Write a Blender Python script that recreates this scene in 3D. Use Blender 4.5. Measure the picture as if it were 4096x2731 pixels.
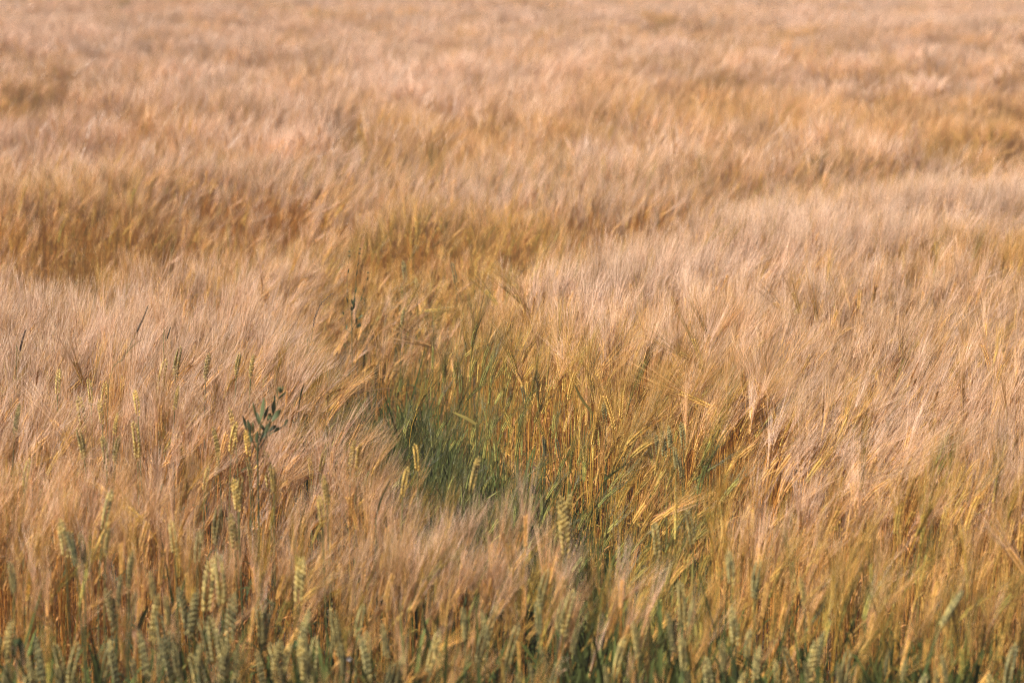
import bpy, math, random
import numpy as np
from math import radians as R
from mathutils import Vector, Matrix, Euler

# ------------------------------------------------------------------ scene, camera, light
sc = bpy.context.scene
C = sc.collection
for o in list(bpy.data.objects):
    bpy.data.objects.remove(o)

H0 = 0.85                       # height of the ripe barley canopy (awn tips), metres
LENS, SENSOR = 85.0, 36.0
PW, PH = 4096.0, 2731.0
F = LENS / SENSOR * PW          # focal length in photo pixels
CAM_Z = H0 + 1.53
PITCH = math.atan((PH / 2 + 300.0) / F)

cam_data = bpy.data.cameras.new('camera')
cam = bpy.data.objects.new('camera', cam_data)
C.objects.link(cam)
cam.location = (0, 0, CAM_Z)
cam.rotation_euler = (R(90) - PITCH, 0, 0)
cam_data.lens = LENS
cam_data.sensor_width = SENSOR
cam_data.clip_start = 0.1
cam_data.clip_end = 2000
cam_data.dof.use_dof = True
cam_data.dof.focus_distance = 8.35
cam_data.dof.aperture_fstop = 3.0
cam_data.dof.aperture_blades = 9
sc.camera = cam

SUN_EL, SUN_AZ = R(52), R(-112)          # azimuth measured from +Y (view direction) towards +X: from the left, a little behind
sun_vec = Vector((math.sin(SUN_AZ) * math.cos(SUN_EL), math.cos(SUN_AZ) * math.cos(SUN_EL), math.sin(SUN_EL)))
world = bpy.data.worlds.new('World')
sc.world = world
world.use_nodes = True
wn = world.node_tree
sky = wn.nodes.new('ShaderNodeTexSky')
sky.sky_type = 'NISHITA'
sky.sun_disc = False
sky.sun_elevation = SUN_EL
sky.sun_rotation = SUN_AZ
sky.air_density = 1.0
sky.dust_density = 2.5
wn.links.new(sky.outputs[0], wn.nodes['Background'].inputs[0])
wn.nodes['Background'].inputs[1].default_value = 0.052

sun_data = bpy.data.lights.new('sun', 'SUN')
sun_data.energy = 5.0
sun_data.angle = R(0.55)
sun_data.color = (1.0, 0.95, 0.88)
sun = bpy.data.objects.new('sun', sun_data)
C.objects.link(sun)
sun.rotation_euler = sun_vec.to_track_quat('Z', 'Y').to_euler()
sun.location = sun_vec * 60

sc.view_settings.view_transform = 'Standard'
sc.view_settings.look = 'None'
sc.view_settings.gamma = 1.0
sc.view_settings.use_curve_mapping = False
sc.view_settings.exposure = 0.56
sc.cycles.use_denoising = True
sc.cycles.denoiser = 'OPENIMAGEDENOISE'
sc.cycles.denoising_input_passes = 'RGB_ALBEDO_NORMAL'
sc.cycles.denoising_prefilter = 'NONE'
sc.cycles.max_bounces = 4
sc.cycles.diffuse_bounces = 2
sc.cycles.glossy_bounces = 2
sc.cycles.transmission_bounces = 3
sc.cycles.caustics_reflective = False
sc.cycles.caustics_refractive = False
sc.cycles.sample_clamp_indirect = 4.0
sc.cycles.pixel_filter_type = 'BLACKMAN_HARRIS'
sc.cycles.filter_width = 1.2

rng = np.random.default_rng(7)
rnd = random.Random(11)

# ------------------------------------------------------------------ from picture to place
CP, SP = math.cos(PITCH), math.sin(PITCH)

def at(u, v, z):
    """Where the sight line through photo pixel (u, v) meets the level z."""
    dx, dy, dz = (u - PW / 2) / F, 1.0, -(v - PH / 2) / F
    wy, wz = dy * CP + dz * SP, -dy * SP + dz * CP
    t = (z - CAM_Z) / wz
    return np.array((dx * t, wy * t, z))

def pix(x, y, z):
    """Photo pixel of a world point (arrays welcome)."""
    zz = z - CAM_Z
    d = y * CP - zz * SP
    h = y * SP + zz * CP
    return PW / 2 + F * x / d, PH / 2 - F * h / d

# smooth lattice noise
_tab = np.random.default_rng(3).random((256, 256))
def noise(x, y, s, off=0):
    x = np.asarray(x, float) / s + off * 17.3
    y = np.asarray(y, float) / s + off * 9.1
    xi, yi = np.floor(x).astype(int), np.floor(y).astype(int)
    fx, fy = x - xi, y - yi
    fx, fy = fx * fx * (3 - 2 * fx), fy * fy * (3 - 2 * fy)
    g = lambda a, b: _tab[a % 256, b % 256]
    return (g(xi, yi) * (1 - fx) + g(xi + 1, yi) * fx) * (1 - fy) + (g(xi, yi + 1) * (1 - fx) + g(xi + 1, yi + 1) * fx) * fy

def smooth(a, b, x):
    t = np.clip((x - a) / (b - a), 0, 1)
    return t * t * (3 - 2 * t)

K = PW / 2352.0
def plan(poly):
    """Outline on the ground plan of a patch of the field."""
    return np.array([at(a * K, b * K, H0)[:2] for a, b in poly])

def inside(poly, x, y, soft):
    """1 inside the plan outline, falling to 0 over `soft` metres across its edge."""
    x, y = np.asarray(x, float), np.asarray(y, float)
    sgn = np.zeros(x.shape, bool)
    dist = np.full(x.shape, 1e9)
    n = len(poly)
    for i in range(n):
        (ax, ay), (bx, by) = poly[i], poly[(i + 1) % n]
        c = (ay > y) != (by > y)
        xi = (bx - ax) * (y - ay) / (by - ay + 1e-12) + ax
        sgn ^= c & (x < xi)
        ex, ey = bx - ax, by - ay
        t = np.clip(((x - ax) * ex + (y - ay) * ey) / (ex * ex + ey * ey + 1e-12), 0, 1)
        dist = np.minimum(dist, np.hypot(x - ax - t * ex, y - ay - t * ey))
    d = np.where(sgn, dist, -dist)
    return smooth(-soft, soft, d)

# patches: outline, edge softness, change of crop height, ripeness pulled towards, strength, density factor
PATCHES = [
    # the thin green gap running down to the right
    ([(690, 735), (840, 710), (1010, 765), (1130, 835), (1230, 885), (1320, 945), (1400, 1035), (1515, 1138), (1640, 1232),
      (1680, 1275), (1470, 1245), (1275, 1190), (1135, 1130), (975, 1055), (845, 990), (755, 895), (695, 815)], .14, -.31, .05, 1.0, .75),
    # hollow behind it, yellow, with the upright golden stand at its back
    ([(700, 560), (840, 505), (1050, 500), (1250, 520), (1190, 600), (1060, 660), (1010, 760), (900, 800), (770, 770), (640, 660)], .16, -.25, .66, .6, .7),
    # golden stand at the back of the hollows, no lower than the rest
    ([(740, 470), (1000, 455), (1270, 470), (1260, 600), (740, 600)], .25, 0, .58, .75, .8),
    ([(-400, 420), (200, 415), (420, 440), (420, 560), (-400, 560)], .5, -.05, .74, .85, .8),
    ([(380, 425), (820, 445), (820, 535), (600, 560), (420, 545)], .35, -.22, .76, .7, .8),
    # pale crest of the right mound and the trough behind it
    ([(1230, 705), (1400, 630), (1650, 535), (2000, 460), (2352, 400), (2800, 360), (2800, 500), (2352, 530), (2000, 590), (1600, 670), (1330, 760)], .30, .10, 1.0, .95, 1.0),
    ([(1180, 560), (1420, 500), (1650, 450), (1650, 500), (1420, 570), (1220, 640)], .2, -.14, .76, .7, .85),
    ([(1250, 760), (1700, 690), (2500, 600), (2700, 1000), (1500, 1000)], .3, 0, .86, .6, 1.0),
    ([(1640, 410), (1900, 372), (2352, 318), (2800, 300), (2800, 345), (2352, 362), (2000, 402), (1690, 445)], .4, -.24, .78, .6, .85),
    # slope left of the right mound, yellow-green
    ([(960, 660), (1130, 660), (1300, 790), (1420, 930), (1350, 940), (1130, 845), (1010, 785), (930, 750)], .12, -.05, .62, .7, .95),
    # hollow at the left in front of the brown stand
    ([(-400, 480), (0, 480), (380, 478), (520, 545), (600, 600), (400, 625), (0, 650), (-400, 650)], .3, -.38, .74, .85, .8),
    # hollow behind the crest of the right mound
    ([(1190, 540), (1300, 490), (1500, 452), (1690, 430), (1660, 462), (1500, 500), (1350, 548)], .2, -.28, .86, .5, .75),
    # far hollow on the right with the brown stand behind
    ([(1380, 205), (1800, 175), (2080, 170), (2352, 165), (2800, 160), (2800, 335), (2352, 330), (2080, 318), (1800, 290), (1450, 262)], 1.0, -.15, .76, .9, .9),
    ([(1400, 70), (1700, 62), (1720, 84), (1420, 92)], 1.4, -.2, .6, .6, .8),
    ([(-100, 205), (210, 208), (230, 245), (-100, 262)], .5, -.16, .45, .9, .8),
    ([(2100, 560), (2352, 545), (2500, 560), (2500, 640), (2352, 640), (2150, 615)], .15, -.06, .62, .7, .9),
    ([(1680, 440), (2000, 395), (2352, 350), (2352, 420), (1950, 450), (1720, 480)], .4, -.04, .72, .7, .9),
    # green stand at the back of the gap
    ([(690, 720), (800, 690), (960, 695), (1100, 770), (1250, 860), (1380, 940), (1350, 1010), (1230, 960), (1000, 860), (830, 840)], .07, -.03, .16, .9, .75),
    # pale left mound
    ([(-200, 640), (580, 690), (670, 850), (800, 985), (950, 1065), (850, 1100), (600, 1090), (-200, 1010)], .12, 0, .97, .85, 1.0),
    # yellowing right foreground and the greener foot of the field
    ([(1640, 1200), (1900, 1150), (2150, 1120), (2352, 1170), (2600, 1170), (2600, 1700), (1600, 1700), (1540, 1330)], .14, -.04, .56, .8, .8),
    ([(-300, 1240), (0, 1250), (300, 1300), (700, 1330), (1000, 1320), (1300, 1300), (1600, 1300), (2700, 1450), (2700, 1800), (-300, 1800)], .10, -.03, .62, .75, .75),
    ([(-300, 1130), (400, 1120), (800, 1150), (1250, 1230), (1320, 1320), (-300, 1330)], .15, 0, .80, .7, .9),
    ([(1650, 1380), (2700, 1330), (2700, 1800), (1250, 1800), (1300, 1450)], .1, -.05, .50, .8, .6),
    ([(-300, 1390), (400, 1390), (1000, 1440), (1000, 1800), (-300, 1800)], .1, -.04, .53, .75, .65),
    # small openings among the left foreground barley
    ([(150, 985), (270, 980), (290, 1080), (170, 1100)], .05, -.14, .7, .5, .7),
    ([(610, 1100), (750, 1110), (740, 1180), (620, 1180)], .05, -.16, .9, .5, .7),
    ([(470, 1120), (580, 1130), (580, 1230), (480, 1230)], .05, -.12, .7, .5, .7),
    ([(2020, 1010), (2200, 1000), (2220, 1060), (2040, 1090)], .06, -.10, .5, .7, .8),
    ([(1380, 905), (1690, 905), (1720, 1060), (1420, 1040)], .08, -.02, .68, .7, .9),
    ([(1470, 985), (1640, 975), (1680, 1130), (1640, 1190), (1540, 1150)], .06, -.04, .30, .8, 1.0),
]
PATCHES = [(plan(p), *rest) for p, *rest in PATCHES]

def field(x, y):
    """Height change, ripeness and density factor of the crop on the ground plan."""
    x, y = np.asarray(x, float), np.asarray(y, float)
    far = smooth(9, 22, y)
    h = (noise(x, y, .45, 1) - .5) * .15 + (noise(x, y, .16, 15) - .5) * .09 + (noise(x, y, 1.7, 2) - .5) * .12 + (noise(x, y, 4.2, 3) - .5) * .14 * far
    calm = far * (1 - .75 * smooth(24, 42, y))
    h = h - calm * .15 * smooth(.52, .72, noise(x * .55, y, 2.4, 4)) - calm * .10 * smooth(.55, .75, noise(x, y, .9, 14))
    ripe = .90 + .09 * far + (noise(x, y, .8, 5) - .5) * .16 - .22 * smooth(.66, .88, noise(x, y, 1.1, 6)) - .15 * smooth(.6, .85, noise(x, y, .33, 18)) - far * .04 * smooth(.5, .8, noise(x * .5, y, 3.0, 7))  # far crop pushed riper, so its paler pink stands in for haze
    den = np.ones(x.shape)
    for poly, soft, dh, rp, st, dn in PATCHES:
        m = inside(poly, x, y, soft)
        h = h + dh * m
        ripe = ripe + (rp - ripe) * st * m
        den = den * (1 + (dn - 1) * m)
    ripe = np.clip(ripe, 0, 1)
    # the front of the field steps down
    edge = 5.34 + (noise(x, y * 0, .35, 8) - .5) * .35
    h = h - .20 * (1 - smooth(0, .8, y - edge))
    den = np.where(y < edge, 0, den)
    return h, ripe, den

# ------------------------------------------------------------------ materials
def ramp_material(name, stops, rough, translucent, spec=.35, vary=.5, sheen=0.0):
    """Colour by ripeness of the plant, brightness varied from plant to plant and from piece to piece."""
    m = bpy.data.materials.new(name)
    m.use_nodes = True
    nt = m.node_tree
    N, L = nt.nodes, nt.links
    bs = N['Principled BSDF']
    out = N['Material Output']
    def attr(nm, typ):
        a = N.new('ShaderNodeAttribute'); a.attribute_name = nm; a.attribute_type = typ
        return a.outputs['Fac']
    def math_(op, a, b=None, c=None):
        n = N.new('ShaderNodeMath'); n.operation = op
        for k, q in enumerate((a, b, c)):
            if q is None: continue
            if isinstance(q, (int, float)): n.inputs[k].default_value = q
            else: L.new(q, n.inputs[k])
        return n.outputs[0]
    ripe, pr, pv = attr('ripe', 'INSTANCER'), attr('tint', 'INSTANCER'), attr('pv', 'GEOMETRY')
    r2 = math_('MULTIPLY_ADD', pv, .22, math_('SUBTRACT', ripe, .11))
    r3 = math_('MULTIPLY_ADD', pr, .10, math_('SUBTRACT', r2, .05))
    cr = N.new('ShaderNodeValToRGB')
    e = cr.color_ramp.elements
    while len(e) < len(stops): e.new(.5)
    for k, (p, c) in enumerate(stops):
        e[k].position = p; e[k].color = (*c, 1)
    L.new(r3, cr.inputs[0])
    b = math_('MULTIPLY_ADD', pv, vary, 1 - vary / 2)
    b = math_('MULTIPLY', b, math_('MULTIPLY_ADD', pr, vary * .8, 1 - vary * .4))
    vm = N.new('ShaderNodeVectorMath'); vm.operation = 'SCALE'
    L.new(cr.outputs[0], vm.inputs[0]); L.new(b, vm.inputs['Scale'])
    col = vm.outputs[0]
    L.new(col, bs.inputs['Base Color'])
    bs.inputs['Roughness'].default_value = rough
    bs.inputs['Specular IOR Level'].default_value = spec
    if translucent > 0:
        tr = N.new('ShaderNodeBsdfTranslucent')
        L.new(col, tr.inputs[0])
        mx = N.new('ShaderNodeMixShader'); mx.inputs[0].default_value = translucent
        L.new(bs.outputs[0], mx.inputs[1]); L.new(tr.outputs[0], mx.inputs[2])
        L.new(mx.outputs[0], out.inputs[0])
    return m

M_AWN = ramp_material('awn', [(0, (.07, .088, .024)), (.3, (.24, .20, .045)), (.52, (.60, .36, .06)), (.72, (.70, .37, .115)), (.90, (.79, .485, .26)), (1, (.80, .54, .37))], .32, .12, .6, .85)
M_EAR = ramp_material('barley_ear', [(0, (.24, .27, .07)), (.35, (.40, .34, .075)), (.62, (.62, .38, .08)), (1, (.70, .37, .12))], .5, 0, .3, .5)
M_STEM = ramp_material('straw_stem', [(0, (.075, .095, .02)), (.36, (.20, .19, .045)), (.58, (.50, .29, .045)), (1, (.60, .26, .055))], .45, .05, .35, .6)
M_LEAF = ramp_material('barley_leaf', [(0, (.072, .085, .018)), (.35, (.15, .18, .05)), (.58, (.46, .27, .06)), (1, (.52, .25, .09))], .7, .3, .08, .6)
M_WEAR = ramp_material('wheat_ear', [(0, (.18, .19, .09)), (.5, (.42, .33, .12)), (1, (.64, .42, .10))], .55, 0, .3, .75)
M_WSTEM = ramp_material('wheat_stem', [(0, (.095, .115, .04)), (.5, (.14, .17, .06)), (1, (.30, .25, .08))], .42, .1, .4, .5)
M_WLEAF = ramp_material('wheat_leaf', [(0, (.055, .078, .025)), (.5, (.10, .13, .045)), (1, (.36, .27, .07))], .6, .3, .12, .5)
M_WEED = ramp_material('weed_leaf', [(0, (.075, .092, .042)), (1, (.15, .17, .06))], .55, .2, .25, .5)
M_SPIKE = ramp_material('grass_spike', [(0, (.07, .085, .05)), (1, (.20, .13, .09))], .5, 0, .3, .6)
M_PETAL = ramp_material('petal', [(0, (.75, .72, .72)), (1, (.75, .72, .72))], .5, .3, .3, .1)

def soil_material():
    m = bpy.data.materials.new('soil')
    m.use_nodes = True
    N, L = m.node_tree.nodes, m.node_tree.links
    bs = N['Principled BSDF']
    tc = N.new('ShaderNodeTexCoord')
    n1 = N.new('ShaderNodeTexNoise'); n1.inputs['Scale'].default_value = 9; n1.inputs['Detail'].default_value = 8
    L.new(tc.outputs['Object'], n1.inputs['Vector'])
    cr = N.new('ShaderNodeValToRGB')
    cr.color_ramp.elements[0].position = .3; cr.color_ramp.elements[0].color = (.05, .034, .02, 1)
    cr.color_ramp.elements[1].position = .75; cr.color_ramp.elements[1].color = (.17, .11, .055, 1)
    L.new(n1.outputs['Fac'], cr.inputs[0]); L.new(cr.outputs[0], bs.inputs['Base Color'])
    bs.inputs['Roughness'].default_value = .95
    bp = N.new('ShaderNodeBump'); bp.inputs['Strength'].default_value = .8; bp.inputs['Distance'].default_value = .03
    L.new(n1.outputs['Fac'], bp.inputs['Height']); L.new(bp.outputs[0], bs.inputs['Normal'])
    return m
M_SOIL = soil_material()

# ------------------------------------------------------------------ mesh helpers
class MB:
    """Collects pieces of one mesh; every piece carries a random value pv."""
    def __init__(self):
        self.v, self.f, self.mi, self.pv, self.n = [], [], [], [], 0
    def add(self, verts, faces, mi=0, pv=None):
        pv = rnd.random() if pv is None else pv
        self.v.extend(map(tuple, verts))
        self.f.extend([tuple(i + self.n for i in q) for q in faces])
        self.mi.extend([mi] * len(faces)); self.pv.extend([pv] * len(verts))
        self.n += len(verts)
    def merge(self, o, mi, T=None, pv=None):
        v = np.array(o.v)
        if T is not None: v = v @ np.array(T)[:3, :3].T + np.array(T)[:3, 3]
        self.v.extend(map(tuple, v)); self.f.extend([tuple(i + self.n for i in q) for q in o.f])
        self.mi.extend([mi] * len(o.f))
        self.pv.extend(o.pv if pv is None else [.6 * a + .4 * pv for a in o.pv])
        self.n += len(o.v)
    def mesh(self, name, mats, flat=False):
        me = bpy.data.meshes.new(name)
        me.from_pydata(self.v, [], self.f)
        for m in mats: me.materials.append(m)
        if len(mats) > 1: me.polygons.foreach_set('material_index', self.mi)
        a = me.attributes.new('pv', 'FLOAT', 'POINT'); a.data.foreach_set('value', self.pv)
        if not flat: me.polygons.foreach_set('use_smooth', [True] * len(me.polygons))
        me.update()
        return me

def frame_at(t):
    t = t / (np.linalg.norm(t) + 1e-12)
    a = np.array((0, 1, 0)) if abs(t[1]) < .9 else np.array((1, 0, 0))
    s = np.cross(a, t); s /= np.linalg.norm(s)
    return t, s, np.cross(t, s)

def tube(mb, pts, rad, n=3, mi=0, pv=None, tip=False):
    pts = np.asarray(pts, float)
    m = len(pts)
    tan = np.gradient(pts, axis=0)
    V, Fc = [], []
    ph = rnd.random() * 6.28
    for i in range(m):
        _, s, b = frame_at(tan[i])
        if tip and i == m - 1:
            V.append(pts[i]); break
        for k in range(n):
            an = ph + 2 * math.pi * k / n
            V.append(pts[i] + rad[i] * (s * math.cos(an) + b * math.sin(an)))
    for i in range(m - 1):
        for k in range(n):
            a, b2 = i * n + k, i * n + (k + 1) % n
            if tip and i == m - 2: Fc.append((a, b2, (m - 1) * n))
            else: Fc.append((a, b2, b2 + n, a + n))
    mb.add(V, Fc, mi, pv)

def ribbon(mb, pts, wid, side, mi=0, pv=None, fold=0.0):
    """A leaf-like strip; with fold a keel runs down its middle."""
    pts = np.asarray(pts, float); side = np.asarray(side, float)
    tan = np.gradient(pts, axis=0)
    V, Fc = [], []
    for p, t, w in zip(pts, tan, wid):
        t = t / (np.linalg.norm(t) + 1e-12)
        s = side - t * side.dot(t); s /= np.linalg.norm(s) + 1e-12
        nn = np.cross(t, s)
        if fold: V += [p - s * w / 2 + nn * w * fold, p, p + s * w / 2 + nn * w * fold]
        else: V += [p - s * w / 2, p + s * w / 2]
    c = 3 if fold else 2
    for i in range(len(pts) - 1):
        for k in range(c - 1):
            Fc.append((i * c + k, i * c + k + 1, i * c + c + k + 1, i * c + c + k))
    mb.add(V, Fc, mi, pv)

def grain(mb, base, d, ln, w, th, wide, n=5, mi=0, pv=None):
    """A plump pointed grain from base along d; `wide` is its broad direction."""
    d = d / np.linalg.norm(d)
    s = wide - d * wide.dot(d); s /= np.linalg.norm(s) + 1e-12
    b = np.cross(d, s)
    V = [base]
    for q, r in ((.3, .95), (.66, .8)):
        for k in range(n):
            a = 2 * math.pi * k / n
            V.append(base + d * ln * q + r * (s * w / 2 * math.cos(a) + b * th / 2 * math.sin(a)))
    V.append(base + d * ln)
    Fc = [(0, 1 + (k + 1) % n, 1 + k) for k in range(n)]
    Fc += [(1 + k, 1 + (k + 1) % n, 1 + n + (k + 1) % n, 1 + n + k) for k in range(n)]
    Fc += [(1 + n + k, 1 + n + (k + 1) % n, 1 + 2 * n) for k in range(n)]
    mb.add(V, Fc, mi, pv)

def stalk_path(L, tilt, sway, n=9, bow=.22):
    """Stem in the x-z plane: nearly upright, curving over to `tilt` in its upper part."""
    s = np.linspace(0, 1, n) ** .8
    p = np.zeros((n, 3))
    ang = sway * s + tilt * np.clip((s - (1 - bow)) / bow, 0, 1) ** 1.2
    for i in range(1, n):
        ds = (s[i] - s[i - 1]) * L
        a = (ang[i] + ang[i - 1]) / 2
        p[i] = p[i - 1] + ds * np.array((math.sin(a), 0, math.cos(a)))
    p[:, 1] += .012 * np.sin(s * 3 + rnd.random() * 6) * s
    return p, ang[-1]

# ------------------------------------------------------------------ barley plant
def barley_parts(tilt, L=None, low=False, awn_w=None, n_awn=None, face=False):
    """Stem, ear, beard and dry leaf of one barley plant whose ear leans by `tilt` towards +x."""
    L = L or rnd.uniform(.62, .68)
    stem, ear, beard, leaves = MB(), MB(), MB(), []
    path, a = stalk_path(L, tilt, R(rnd.uniform(-3, 6)), 6 if low else 10, rnd.uniform(.14, .3))
    tube(stem, path, np.linspace(.0017, .0011, len(path)) * (1.25 if low else 1), 3 if low else 4, 0)
    if not low:
        for q in (.45, .75):                                        # stem nodes
            i = int(q * (len(path) - 1)); t = path[i + 1] - path[i]; t /= np.linalg.norm(t)
            tube(stem, [path[i], path[i] + t * .004], (.0024, .0024), 4, 0)
    el = rnd.uniform(.065, .085)
    n = 11 if not low else 5
    curve = R(rnd.uniform(4, 20)) * (1 if tilt > .1 else rnd.choice((-1, 1)))
    tw = rnd.uniform(-.45, .45) if face else rnd.uniform(0, math.pi)
    p = path[-1].copy(); p0 = p.copy()
    aw = awn_w or .0010
    for i in range(n):
        an = a + curve * i / n
        ax = np.array((math.sin(an), 0, math.cos(an)))
        px, py = np.array((math.cos(an), 0, -math.sin(an))), np.array((0, 1, 0))
        t2 = tw + .25 * i / n
        sd = px * math.cos(t2) + py * math.sin(t2)
        nd = -px * math.sin(t2) + py * math.cos(t2)
        k = math.sin(math.pi * min(1, (i + 1.5) / (n + 1.5))) ** .5
        for sgn in (-1, 1):
            off = .5 * el / n if sgn > 0 else 0
            b = p + ax * off + sd * sgn * .0012
            d = ax + sd * sgn * (.30 + .08 * rnd.random())
            pv = rnd.random()
            if low: grain(ear, b, d, el / n * 1.75, .0062, .0058, nd, 3, 0, pv)
            else: grain(ear, b, d, .0130 * (.75 + .3 * k), .0054, .0046, nd, 5, 0, pv)
            tipp = b + d / np.linalg.norm(d) * .0115
            for rep in range(n_awn or 1):
                ln = rnd.uniform(.115, .175) * (.8 + .2 * k)
                out = rnd.uniform(.02, .20) * (1 - .35 * i / n)
                dd = ax + sd * sgn * out + nd * rnd.gauss(0, .08) + np.array((rnd.gauss(0, .03), rnd.gauss(0, .03), 0))
                dd /= np.linalg.norm(dd)
                bend = (sd * sgn * rnd.uniform(-.02, .09) + nd * rnd.gauss(0, .05))
                m = 3 if low else 4
                pts = [tipp + dd * ln * q + bend * ln * q * q for q in np.linspace(0, 1, m)]
                w = [aw * (1 - .75 * q) for q in np.linspace(0, 1, m)]
                if low: ribbon(beard, pts, [x * 1.3 for x in w], np.array((rnd.gauss(0, 1), rnd.gauss(0, 1), rnd.gauss(0, 1))), 0)
                else: tube(beard, pts, [x / 2 for x in w], 3, 0, None, True)
        p = p + ax * el / n
    if not low:                                                      # few extra awns at the tip
        for _ in range(4):
            dd = ax + np.array((rnd.gauss(0, .09), rnd.gauss(0, .09), rnd.gauss(0, .05))); dd /= np.linalg.norm(dd)
            ln = rnd.uniform(.09, .14)
            tube(beard, [p + dd * ln * q for q in (0, .5, 1)], [aw / 2, aw * .35, aw * .12], 3, 0, None, True)
    for q in ((.38, .62) if not low else (.6,)):
        i = int(q * (len(path) - 1)); b = path[i]
        az = rnd.uniform(0, 6.28); ln = rnd.uniform(.10, .17); rise = rnd.uniform(.1, .9); fall = rnd.uniform(.8, 2.0)
        hz = np.array((math.cos(az), math.sin(az), 0))
        pts = [b + hz * ln * t * .75 + np.array((0, 0, ln * (rise * t - fall * t * t))) for t in np.linspace(0, 1, 4 if low else 6)]
        leaf = MB(); leaves.append(leaf)
        ribbon(leaf, pts, [.0055 * x for x in ((.7, 1, .8, .1) if low else (.6, 1, 1, .85, .55, .05))], np.array((-hz[1], hz[0], rnd.uniform(-.6, .6))), 0, None, 0 if low else .18)
    return dict(stem=stem, ear=ear, beard=beard, leaf=leaves, mid=(p0 + p) / 2, top=p, angle=a + curve / 2)

BARLEY_MATS = dict(stem=M_STEM, ear=M_EAR, beard=M_AWN, leaf=M_LEAF)
ORDER = ('stem', 'ear', 'beard', 'leaf')

stock = bpy.data.collections.new('barley_stock')                # prototypes for the mass of the field, not in the scene itself
barley = []                                                       # variants with separate part meshes
tilts = [R(t) for t in (2, 5, 8, 11, 14, 17, 20, 24, 28, 32, 37, 43, 50, 58, 68, 82, 100)]
for rep in range(3):
    for t in tilts:
        barley.append((t, barley_parts(t, face=rep == 0)))
tilt_list = np.array([t for t, _ in barley])
N_NEAR = len(barley)
for i, (t, p) in enumerate(barley):
    mb = MB()
    for k, nm in enumerate(ORDER):
        for piece in (p[nm] if nm == 'leaf' else [p[nm]]): mb.merge(piece, k)
    stock.objects.link(bpy.data.objects.new(f'a_plant_{i:03d}', mb.mesh('barley_plant', [BARLEY_MATS[q] for q in ORDER])))
N_FAR = 14
for i in range(N_FAR):
    mb = MB()
    lowset = [barley_parts(R(min(95, abs(rnd.gauss(20, 18)))), None, True, .0012, 2) for _ in range(16)]
    for k in range(46):
        r_, a_ = .21 * math.sqrt(rnd.random()), rnd.uniform(0, 6.283)
        s_ = rnd.gauss(1, .06)
        T = Matrix.Translation((r_ * math.cos(a_), r_ * math.sin(a_), 0)) @ Euler((0, 0, rnd.gauss(0, 1.0))).to_matrix().to_4x4() @ Matrix.Scale(s_, 4)
        p = lowset[rnd.randrange(16)]; pv = rnd.random()
        for q, nm in enumerate(ORDER):
            for piece in (p[nm] if nm == 'leaf' else [p[nm]]): mb.merge(piece, q, T, pv)
    stock.objects.link(bpy.data.objects.new(f'b_clump_{i:03d}', mb.mesh('barley_clump', [BARLEY_MATS[q] for q in ORDER])))

N_TUFT = 8
for i in range(N_TUFT):                                           # tillers of broad green leaves, low in the gaps
    mb = MB()
    for k in range(7):
        az = rnd.uniform(0, 6.28); ln = rnd.uniform(.25, .5); out = rnd.uniform(.15, .6); fall = rnd.uniform(0, .6)
        hz = np.array((math.cos(az), math.sin(az), 0))
        b = np.array((rnd.gauss(0, .02), rnd.gauss(0, .02), rnd.uniform(0, .15)))
        pts = [b + hz * ln * out * t + np.array((0, 0, ln * (1.1 * t - fall * t ** 3))) for t in np.linspace(0, 1, 7)]
        ribbon(mb, pts, [.009 * q for q in (.6, .9, 1, 1, .85, .5, .04)], np.array((-hz[1], hz[0], rnd.uniform(-.5, .5))), 0, None, .2)
    stock.objects.link(bpy.data.objects.new(f'c_tuft_{i:03d}', mb.mesh('leaf_tuft', [M_LEAF])))

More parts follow.
